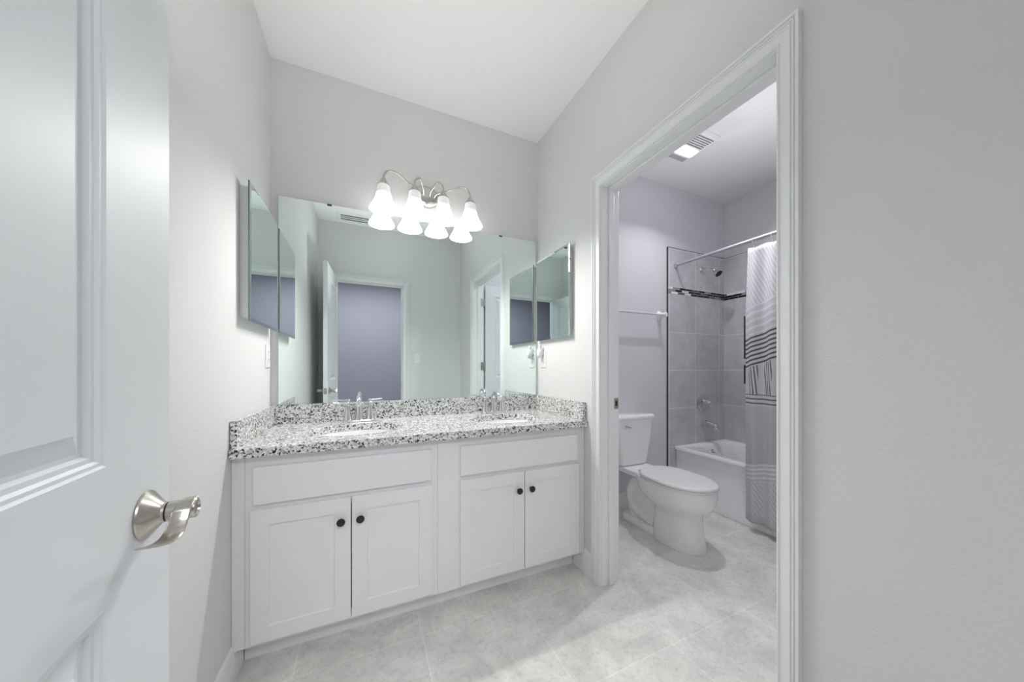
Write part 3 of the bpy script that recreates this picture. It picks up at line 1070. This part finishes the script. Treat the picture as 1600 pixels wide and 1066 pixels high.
# ------------------------------------------------------------------ ceiling vent in the vanity room
cv = thing('ceiling_vent', 'white louvred air vent in the ceiling near the entry, seen in the mirror', 'vent', (0.36, -1.86, H))
b = MB()
x0, x1, y0, y1 = 0.185, 0.535, -1.975, -1.765
rings = []
for ins, z in ((0, H - 0.0004), (0, H - 0.003), (0.020, H - 0.007), (0.040, H - 0.007), (0.040, H - 0.0006)):
    rings.append([(x0 + ins, y0 + ins, z), (x1 - ins, y0 + ins, z), (x1 - ins, y1 - ins, z), (x0 + ins, y1 - ins, z)])
b.loft(rings, cap0=False, cap1=False)
b.build('frame', M['trim'], cv, smooth=0)
MB().box(x0 + 0.0405, y0 + 0.0405, H - 0.0050, x1 - 0.0405, y1 - 0.0405, H - 0.0008).build('backing', M['ventdark'], cv, smooth=0)  # flat dark sheet, stands in for the shade between the louvres
for k in range(2):
    y = (y0 + y1) / 2 + (k - 0.5) * 0.046
    sl = MB()
    sl.loft([[(x, y - 0.013, H - 0.0055), (x, y + 0.013, H - 0.0055), (x, y + 0.011, H - 0.0115), (x, y - 0.005, H - 0.0100)] for x in (x0 + 0.042, x1 - 0.042)])
    sl.build('louvre', M['trim'], cv, smooth=0)

# ------------------------------------------------------------------ toilet
TX = 2.340
to = thing('toilet', 'white two-piece toilet with closed lid in front of the grey wall', 'toilet', (TX, -0.4, 0))


def egg(yf, yb, hw, z, n=40, xc=TX, pw=2.0):
    """egg outline: rounded front (towards -y), squarer back"""
    out = []
    ym = yf + min(hw * 1.25, (yb - yf) * 0.55)
    for k in range(n):
        t = 2 * PI * k / n
        c, s = math.cos(t), math.sin(t)
        x = hw * c
        if s < 0:
            y = ym + s * (ym - yf)
        else:
            p = 3.2
            x = hw * math.copysign(abs(c) ** (2 / p), c)
            y = ym + (yb - ym) * abs(s) ** (2 / p)
        out.append((xc + x, y, z))
    return out


bw = MB()
rings = [egg(-0.718, -0.39, 0.118, 0.0005), egg(-0.721, -0.39, 0.119, 0.012), egg(-0.706, -0.39, 0.112, 0.09), egg(-0.696, -0.395, 0.107, 0.17), egg(-0.697, -0.395, 0.108, 0.215),
         egg(-0.714, -0.385, 0.130, 0.240), egg(-0.752, -0.345, 0.160, 0.268), egg(-0.772, -0.31, 0.176, 0.300), egg(-0.780, -0.285, 0.183, 0.340), egg(-0.778, -0.272, 0.184, 0.375), egg(-0.768, -0.275, 0.178, 0.392), egg(-0.74, -0.29, 0.15, 0.393)]
bw.loft(rings)
# foot behind the pedestal
bw.loft([[(x, y, 0.0005) for x, y in rrect(TX - 0.098, -0.46, TX + 0.098, -0.105, 0.05)], [(x, y, 0.030) for x, y in rrect(TX - 0.098, -0.46, TX + 0.098, -0.105, 0.05)], [(x, y, 0.045) for x, y in rrect(TX - 0.085, -0.46, TX + 0.085, -0.115, 0.045)]])
# core behind the pedestal and trapway on both sides
bw.loft([[(TX - hw, y, z) for y, z in ((-0.46, 0.03), (-0.20, 0.03), (-0.165, 0.10), (-0.165, 0.24), (-0.22, 0.37), (-0.46, 0.37))] for hw in (0.066, -0.066)])
trap = bez([(-0.42, 0.20), (-0.36, 0.275), (-0.29, 0.315), (-0.215, 0.295), (-0.175, 0.225), (-0.185, 0.145), (-0.245, 0.092), (-0.33, 0.072), (-0.40, 0.068)], 6)
for sg in (-1, 1):
    bw.tube([(TX + sg * 0.036, y, z) for y, z in trap], 0.043, 14)
# deck under the tank
bw.loft([[(x, y, 0.352) for x, y in rrect(TX - 0.105, -0.34, TX + 0.105, -0.035, 0.03)], [(x, y, 0.365) for x, y in rrect(TX - 0.125, -0.36, TX + 0.125, -0.030, 0.03)], [(x, y, 0.398) for x, y in rrect(TX - 0.125, -0.36, TX + 0.125, -0.030, 0.03)]])
bw.build('bowl', M['ceramic'], to, smooth=50)
MB().lathe([(0.016, 0), (0.015, 0.012), (0.009, 0.018), (0.0, 0.019)], (TX - 0.086, -0.31, 0.038), (0, 0, 1), 18, cap1=False).build('bolt_cap', M['plastic'], to)
MB().lathe([(0.016, 0), (0.015, 0.012), (0.009, 0.018), (0.0, 0.019)], (TX + 0.086, -0.31, 0.038), (0, 0, 1), 18, cap1=False).build('bolt_cap', M['plastic'], to)


def seat_ring(f, z, yb=-0.305):
    return egg(-0.786 + (1 - f) * 0.18, yb, 0.183 * f, z)


MB().loft([seat_ring(0.975, 0.3938), seat_ring(1.0, 0.397), seat_ring(1.0, 0.404), seat_ring(0.975, 0.4075)]).build('seat', M['plastic'], to, smooth=50)
MB().loft([seat_ring(0.975, 0.4085), seat_ring(0.998, 0.411), seat_ring(0.995, 0.420), seat_ring(0.96, 0.4255), seat_ring(0.80, 0.429), seat_ring(0.40, 0.431)]).build('seat_lid', M['plastic'], to, smooth=50)
for sg in (-1, 1):
    hg = MB()
    hg.lathe([(0.010, 0), (0.011, 0.004), (0.011, 0.040), (0.010, 0.044)], (TX + sg * 0.075 - 0.022, -0.300, 0.4105), (1, 0, 0), 14)
    hg.build('seat_hinge', M['plastic'], to)
tk = MB()
rings = [rrect(TX - 0.122, -0.150, TX + 0.122, -0.012, 0.03, 0.3985), rrect(TX - 0.134, -0.163, TX + 0.134, -0.008, 0.035, 0.406),
         rrect(TX - 0.138, -0.168, TX + 0.138, -0.006, 0.035, 0.43), rrect(TX - 0.165, -0.176, TX + 0.165, -0.006, 0.035, 0.58), rrect(TX - 0.188, -0.182, TX + 0.188, -0.006, 0.035, 0.752)]
tk.loft(rings)
tk.build('tank', M['ceramic'], to, smooth=50)
lid = MB()
lid.loft([rrect(TX - 0.192, -0.188, TX + 0.192, -0.004, 0.035, 0.753), rrect(TX - 0.196, -0.192, TX + 0.196, -0.003, 0.037, 0.757), rrect(TX - 0.196, -0.192, TX + 0.196, -0.003, 0.037, 0.775), rrect(TX - 0.191, -0.187, TX + 0.191, -0.004, 0.035, 0.783), rrect(TX - 0.175, -0.17, TX + 0.175, -0.012, 0.03, 0.786)])
lid.build('tank_lid', M['ceramic'], to, smooth=50)
fl = MB().lathe([(0.013, 0), (0.013, 0.004), (0.008, 0.007), (0.007, 0.018)], (TX - 0.118, -0.179, 0.705), (0, -1, 0), 18)
fl.tube([(TX - 0.124, -0.196, 0.706), (TX - 0.098, -0.199, 0.702), (TX - 0.074, -0.198, 0.697)], [0.0065, 0.007, 0.006], 12)
tag(fl.build('flush_lever', M['chrome'], to, smooth=50), 'small chrome flush lever')

# ------------------------------------------------------------------ towel bar
tb_ = thing('towel_bar', 'white towel bar on the grey wall above the toilet tank', 'towel bar', (2.42, 0, 1.595))
for x in (2.09, 2.775):
    pm = MB()
    rings = []
    for sc, y in ((1.0, -0.0005), (1.0, -0.008), (0.75, -0.016), (0.48, -0.035), (0.50, -0.055), (0.55, -0.075), (0.40, -0.084)):
        rings.append([(x + 0.031 * sc * math.cos(2 * PI * i / 20), y, 1.600 + 0.042 * sc * math.sin(2 * PI * i / 20)) for i in range(20)])
    pm.loft(rings)
    pm.build('post', M['plastic'], tb_, smooth=50)
MB().lathe([(0.0085, 0), (0.0085, 0.685)], (2.09, -0.066, 1.598), (1, 0, 0), 16).build('bar', M['bar'], tb_, smooth=60)

# ------------------------------------------------------------------ shower wall tile
TL = 2.872        # left edge of the tile field
TT = 2.212        # top
tile = thing('trim_3', 'grey shower wall tile with a black and white mosaic band', 'wall tile', (TL, 0, 0), kind='structure')
yt = -0.012
xt = BX1 - 0.012
zb0, zb1 = 1.803, 1.866
GX = 2.891 - 0.338
MB().box(TL + 0.004, -0.0004, 0.001, BX1 - 0.0005, yt, zb0).build('tile_field', M['tile_x'], tile, origin=(GX - 0.338 * 4, 0, 1.803 - 0.3385 * 8), smooth=0)
MB().box(TL + 0.004, -0.0004, zb0, BX1 - 0.0005, yt - 0.001, zb1).build('mosaic_band', M['mosaic_x'], tile, origin=(TL - 0.3, 0, zb0 + 0.001), smooth=0)
MB().box(TL + 0.004, -0.0004, zb1, BX1 - 0.0005, yt, TT).build('tile_field', M['tile_x'], tile, origin=(GX - 0.338 * 4, 0, zb1), smooth=0)
MB().box(BX1 - 0.0004, yt, 0.001, xt, BY + 0.001, zb0).build('tile_field', M['tile_y'], tile, origin=(0, -0.338 * 8 - 0.012, 1.803 - 0.3385 * 8), smooth=0)
MB().box(BX1 - 0.0004, yt - 0.001, zb0, xt - 0.001, BY + 0.001, zb1).build('mosaic_band', M['mosaic_y'], tile, origin=(0, -2.1, zb0 + 0.001), smooth=0)
MB().box(BX1 - 0.0004, yt, zb1, xt, BY + 0.001, TT).build('tile_field', M['tile_y'], tile, origin=(0, -0.338 * 8 - 0.012, zb1), smooth=0)
es = MB()
es.box(TL, -0.0003, 0.131, TL + 0.0045, yt - 0.002, TT + 0.003)
es.box(TL + 0.0045, -0.0003, TT, xt, yt - 0.002, TT + 0.003)
es.box(xt, -0.0003, TT, BX1 - 0.0003, BY + 0.001, TT + 0.003)
tag(es.build('edge_strip', M['edge'], tile, smooth=0), 'thin dark metal edge strip')

# ------------------------------------------------------------------ bathtub
UX0, UX1, UY0, UY1, UZ = 2.958, xt - 0.001, BY + 0.002, yt - 0.0015, 0.452
tu = thing('bathtub', 'white alcove bathtub along the tiled wall', 'bathtub', ((UX0 + UX1) / 2, -0.78, 0))
tm = MB()


def R4(x0, y0, x1, y1, z, r):
    return rrect(x0, y0, x1, y1, r, z, 8)


cxm, cym = (UX0 + UX1) / 2, (UY0 + UY1) / 2
rings = [R4(UX0 + 0.018, UY0, UX1, UY1, 0.002, 0.004), R4(UX0 + 0.018, UY0, UX1, UY1, 0.058, 0.004), R4(UX0 + 0.030, UY0, UX1, UY1, 0.072, 0.004),
         R4(UX0 + 0.014, UY0, UX1, UY1, UZ - 0.035, 0.004), R4(UX0 + 0.001, UY0, UX1, UY1, UZ - 0.028, 0.004), R4(UX0, UY0, UX1, UY1, UZ - 0.010, 0.004), R4(UX0 + 0.007, UY0, UX1, UY1, UZ, 0.004),
         R4(UX0 + 0.082, UY0 + 0.07, UX1 - 0.045, UY1 - 0.085, UZ, 0.17), R4(UX0 + 0.092, UY0 + 0.08, UX1 - 0.055, UY1 - 0.095, UZ - 0.010, 0.165), R4(UX0 + 0.105, UY0 + 0.12, UX1 - 0.066, UY1 - 0.108, UZ - 0.10, 0.16),
         R4(UX0 + 0.130, UY0 + 0.22, UX1 - 0.090, UY1 - 0.130, 0.12, 0.15), R4(UX0 + 0.175, UY0 + 0.28, UX1 - 0.130, UY1 - 0.175, 0.085, 0.12)]
tm.loft(rings)
tm.build('basin', M['tubwhite'], tu, smooth=45)
ov = MB().lathe([(0.0, 0), (0.038, 0), (0.039, 0.003), (0.036, 0.008), (0.030, 0.010), (0.0, 0.010)], (3.30, UY1 - 0.112, 0.375), (0, -1, 0.12), 28, cap0=False, cap1=False)
ov.box(3.296, UY1 - 0.134, 0.358, 3.304, UY1 - 0.118, 0.392)
tag(ov.build('overflow_plate', M['chrome'], tu, smooth=40), 'round chrome overflow plate')

# ------------------------------------------------------------------ tub and shower fittings
SXX = 3.335
spt = thing('tub_spout', 'chrome tub spout on the grey tile above the bathtub', 'tub spout', (SXX, yt, 0.63))
b = MB()
rings = []
for y, zt_, zb_, hw in ((-0.0125, 0.662, 0.604, 0.030), (-0.020, 0.662, 0.604, 0.030), (-0.060, 0.658, 0.606, 0.027), (-0.110, 0.648, 0.606, 0.024), (-0.140, 0.640, 0.590, 0.022), (-0.152, 0.632, 0.586, 0.020), (-0.156, 0.622, 0.590, 0.016)):
    zc_, zh = (zt_ + zb_) / 2, (zt_ - zb_) / 2
    rings.append([(SXX + p[0], y, zc_ + p[1]) for p in ell(0, 0, hw, zh, n=24, p=2.8)])
b.loft(rings)
b.build('spout_body', M['chrome'], spt, smooth=50)
vv = thing('shower_valve', 'chrome round shower valve with lever on the grey tile', 'shower valve', (SXX, yt, 0.83))
MB().lathe([(0.0, 0), (0.086, 0), (0.087, 0.003), (0.082, 0.007), (0.050, 0.012), (0.030, 0.016), (0.0, 0.016)], (SXX, yt - 0.0003, 0.83), (0, -1, 0), 40, cap0=False, cap1=False).build('escutcheon', M['chrome'], vv, smooth=40)
b = MB().lathe([(0.024, 0.016), (0.022, 0.035), (0.015, 0.060), (0.012, 0.072), (0.006, 0.078), (0.0, 0.079)], (SXX, yt, 0.83), (0, -1, 0), 24, cap1=False)
b.tube(bez([(SXX, yt - 0.068, 0.83), (SXX + 0.022, yt - 0.078, 0.823), (SXX + 0.034, yt - 0.082, 0.795), (SXX + 0.036, yt - 0.080, 0.755)], 6), [0.0085 - 0.0002 * i for i in range(19)], 12)
b.build('handle', M['chrome'], vv, smooth=50)
sh = thing('showerhead', 'chrome shower head on a bent arm high on the grey tile', 'shower head', (3.318, yt, 2.06))
MB().lathe([(0.0, 0), (0.030, 0), (0.031, 0.003), (0.020, 0.012), (0.012, 0.014), (0.0, 0.014)], (3.318, yt - 0.0003, 2.065), (0, -1, 0), 28, cap0=False, cap1=False).build('flange', M['chrome'], sh, smooth=40)
MB().tube(bez([(3.318, yt - 0.005, 2.065), (3.318, -0.060, 2.072), (3.318, -0.100, 2.060), (3.318, -0.128, 2.035)], 6), 0.0085, 14).build('arm', M['chrome'], sh, smooth=60)
dn = Vector((0, -0.70, -0.71)).normalized()
MB().lathe([(0.011, -0.004), (0.014, 0.006), (0.012, 0.014), (0.017, 0.022), (0.026, 0.040), (0.036, 0.055), (0.038, 0.062), (0.034, 0.066), (0.0, 0.066)], (3.318, -0.128, 2.035), dn, 28, cap1=False).build('spray_head', M['chrome'], sh, smooth=35)
MB().lathe([(0.0, 0), (0.031, 0), (0.030, 0.002), (0.0, 0.002)], Vector((3.318, -0.128, 2.035)) + dn * 0.0662, dn, 28, cap0=False, cap1=False).build('spray_face', M['gap'], sh)

# ------------------------------------------------------------------ shower rod, curtain and rings
RX, RZ = 2.968, 2.062
ro = thing('shower_rod', 'satin metal shower rod across the bathtub', 'shower rod', (RX, -0.78, RZ))
MB().lathe([(0.0125, 0), (0.0125, -(BY + 0.002) + yt - 0.002)], (RX, yt - 0.001, RZ), (0, -1, 0), 20).build('tube', M['rod'], ro, smooth=60)
for y, sg in ((yt - 0.0014, -1), (BY + 0.0005, 1)):
    MB().lathe([(0.024, 0), (0.024, 0.004), (0.018, 0.012), (0.0165, 0.022), (0.0128, 0.022)], (RX, y, RZ), (0, sg, 0), 24, cap1=False).build('flange', M['chrome'], ro, smooth=40)

cu_x = 2.930
NU, NV = 150, 60
cy0, cy1 = -0.622, -1.500
cz0, cz1 = 0.070, 2.000
verts, faces, uvs = [], [], []
arc = 0.0
prev = None
cols = []
for i in range(NU + 1):
    f = i / NU
    y = cy0 + (cy1 - cy0) * f
    ph = 2 * PI * (f * 7.5)
    x = cu_x - 0.017 + 0.017 * math.cos(ph)
    if prev is not None:
        arc += math.hypot(x - prev[0], y - prev[1])
    prev = (x, y)
    cols.append((x, y, arc, ph))
cm = MB()
for j in range(NV + 1):
    g_ = j / NV
    z = cz0 + (cz1 - cz0) * g_
    for (x, y, a, ph) in cols:
        # folds tighten towards the rings and hang out over the apron
        amp = 1.0 - 0.35 * g_
        xx = cu_x - 0.017 + (x - cu_x + 0.017) * amp + 0.030 * max(0.0, g_ - 0.75) / 0.25
        cm.v.append(Vector((xx, y, z - (0.008 * math.cos(ph + PI) * g_ if j == NV else 0))))
n = NU + 1
for j in range(NV):
    for i in range(NU):
        cm.f.append((j * n + i, j * n + i + 1, (j + 1) * n + i + 1, (j + 1) * n + i))
cu = thing('shower_curtain', 'white shower curtain printed with grey and black stripes, hanging outside the tub', 'shower curtain', (cu_x, -1.06, cz0))
cur_v = [tuple(p) for p in cm.v]
me = bpy.data.meshes.new('cloth')
org = ORG[cu.name]
me.from_pydata([tuple(Vector(p) - org) for p in cur_v], [], cm.f)
uvl = me.uv_layers.new(name='UVMap')
for poly in me.polygons:
    for li in poly.loop_indices:
        vi = me.loops[li].vertex_index
        i, j = vi % n, vi // n
        uvl.data[li].uv = (cols[i][2], cz0 + (cz1 - cz0) * j / NV)
    poly.use_smooth = True
me.materials.append(M['curtain'])
co = bpy.data.objects.new('cloth', me)
COL.objects.link(co)
co.parent = cu
sd = co.modifiers.new('thickness', 'SOLIDIFY')
sd.thickness = 0.0012
# dark print showing on the turned-back side edge
hm = MB()
for za, zb in ((1.215, 1.520), (1.035, 1.170)):
    hm.box(cu_x - 0.0015, cy0 + 0.0010, za, cu_x + 0.0, cy0 + 0.0130, zb)
tag(hm.build('side_hem', M['liner'], cu, smooth=0), 'black printed bars on the turned side edge')
for k in range(8):
    y = -0.655 - k * 0.117
    rg = MB()
    path = [(RX + 0.0215 * math.sin(2 * PI * i / 24), y, RZ - 0.010 + 0.0260 * math.cos(2 * PI * i / 24)) for i in range(25)]
    rg.tube(path, 0.0016, 8)
    rg.tube([(RX, y, RZ - 0.036), (RX - 0.004, y, RZ - 0.050), (RX - 0.008, y, RZ - 0.066)], 0.0014, 6)
    o = rg.build('curtain_ring', M['plastic'], smooth=60)
    nm = ('first', 'second', 'third', 'fourth', 'fifth', 'sixth', 'seventh', 'eighth')[k]
    tag(o, f'white curtain ring on the shower rod, {nm} from the shower head end', 'curtain ring', group='curtain rings on the shower rod')

# ------------------------------------------------------------------ exhaust fan with light
fx0, fx1, fy0, fy1 = 2.415, 2.705, -0.590, -0.285
fn = thing('exhaust_fan', 'white ceiling exhaust fan with a lit panel above the toilet', 'exhaust fan', ((fx0 + fx1) / 2, (fy0 + fy1) / 2, H))
b = MB()
rings = []
for ins, z in ((0, H - 0.0004), (0, H - 0.008), (0.014, H - 0.020)):
    rings.append([(fx0 + ins, fy0 + ins, z), (fx1 - ins, fy0 + ins, z), (fx1 - ins, fy1 - ins, z), (fx0 + ins, fy1 - ins, z)])
b.loft(rings)
b.build('cover', M['plastic'], fn, bevel=0.002)
for k in range(6):
    y = -0.555 + k * 0.018
    MB().box(fx0 + 0.05, y, H - 0.0212, fx1 - 0.024, y + 0.0055, H - 0.0202).build('vent_slot', M['gap'], fn, smooth=0)
lens = MB()
lens.loft([[(x, y, H - 0.0202) for x, y in rrect(fx0 + 0.09, -0.440, fx1 - 0.018, -0.362, 0.008)], [(x, y, H - 0.026) for x, y in rrect(fx0 + 0.094, -0.436, fx1 - 0.022, -0.366, 0.008)]])
tag(lens.build('light_lens', M['fanlens'], fn, smooth=30), 'lit white light panel')
MB().box(fx0 + 0.05, -0.345, H - 0.0212, fx1 - 0.024, -0.305, H - 0.0202).build('lower_grille', plain('fan_grey', (0.45, 0.45, 0.47), 0.5), fn, smooth=0)
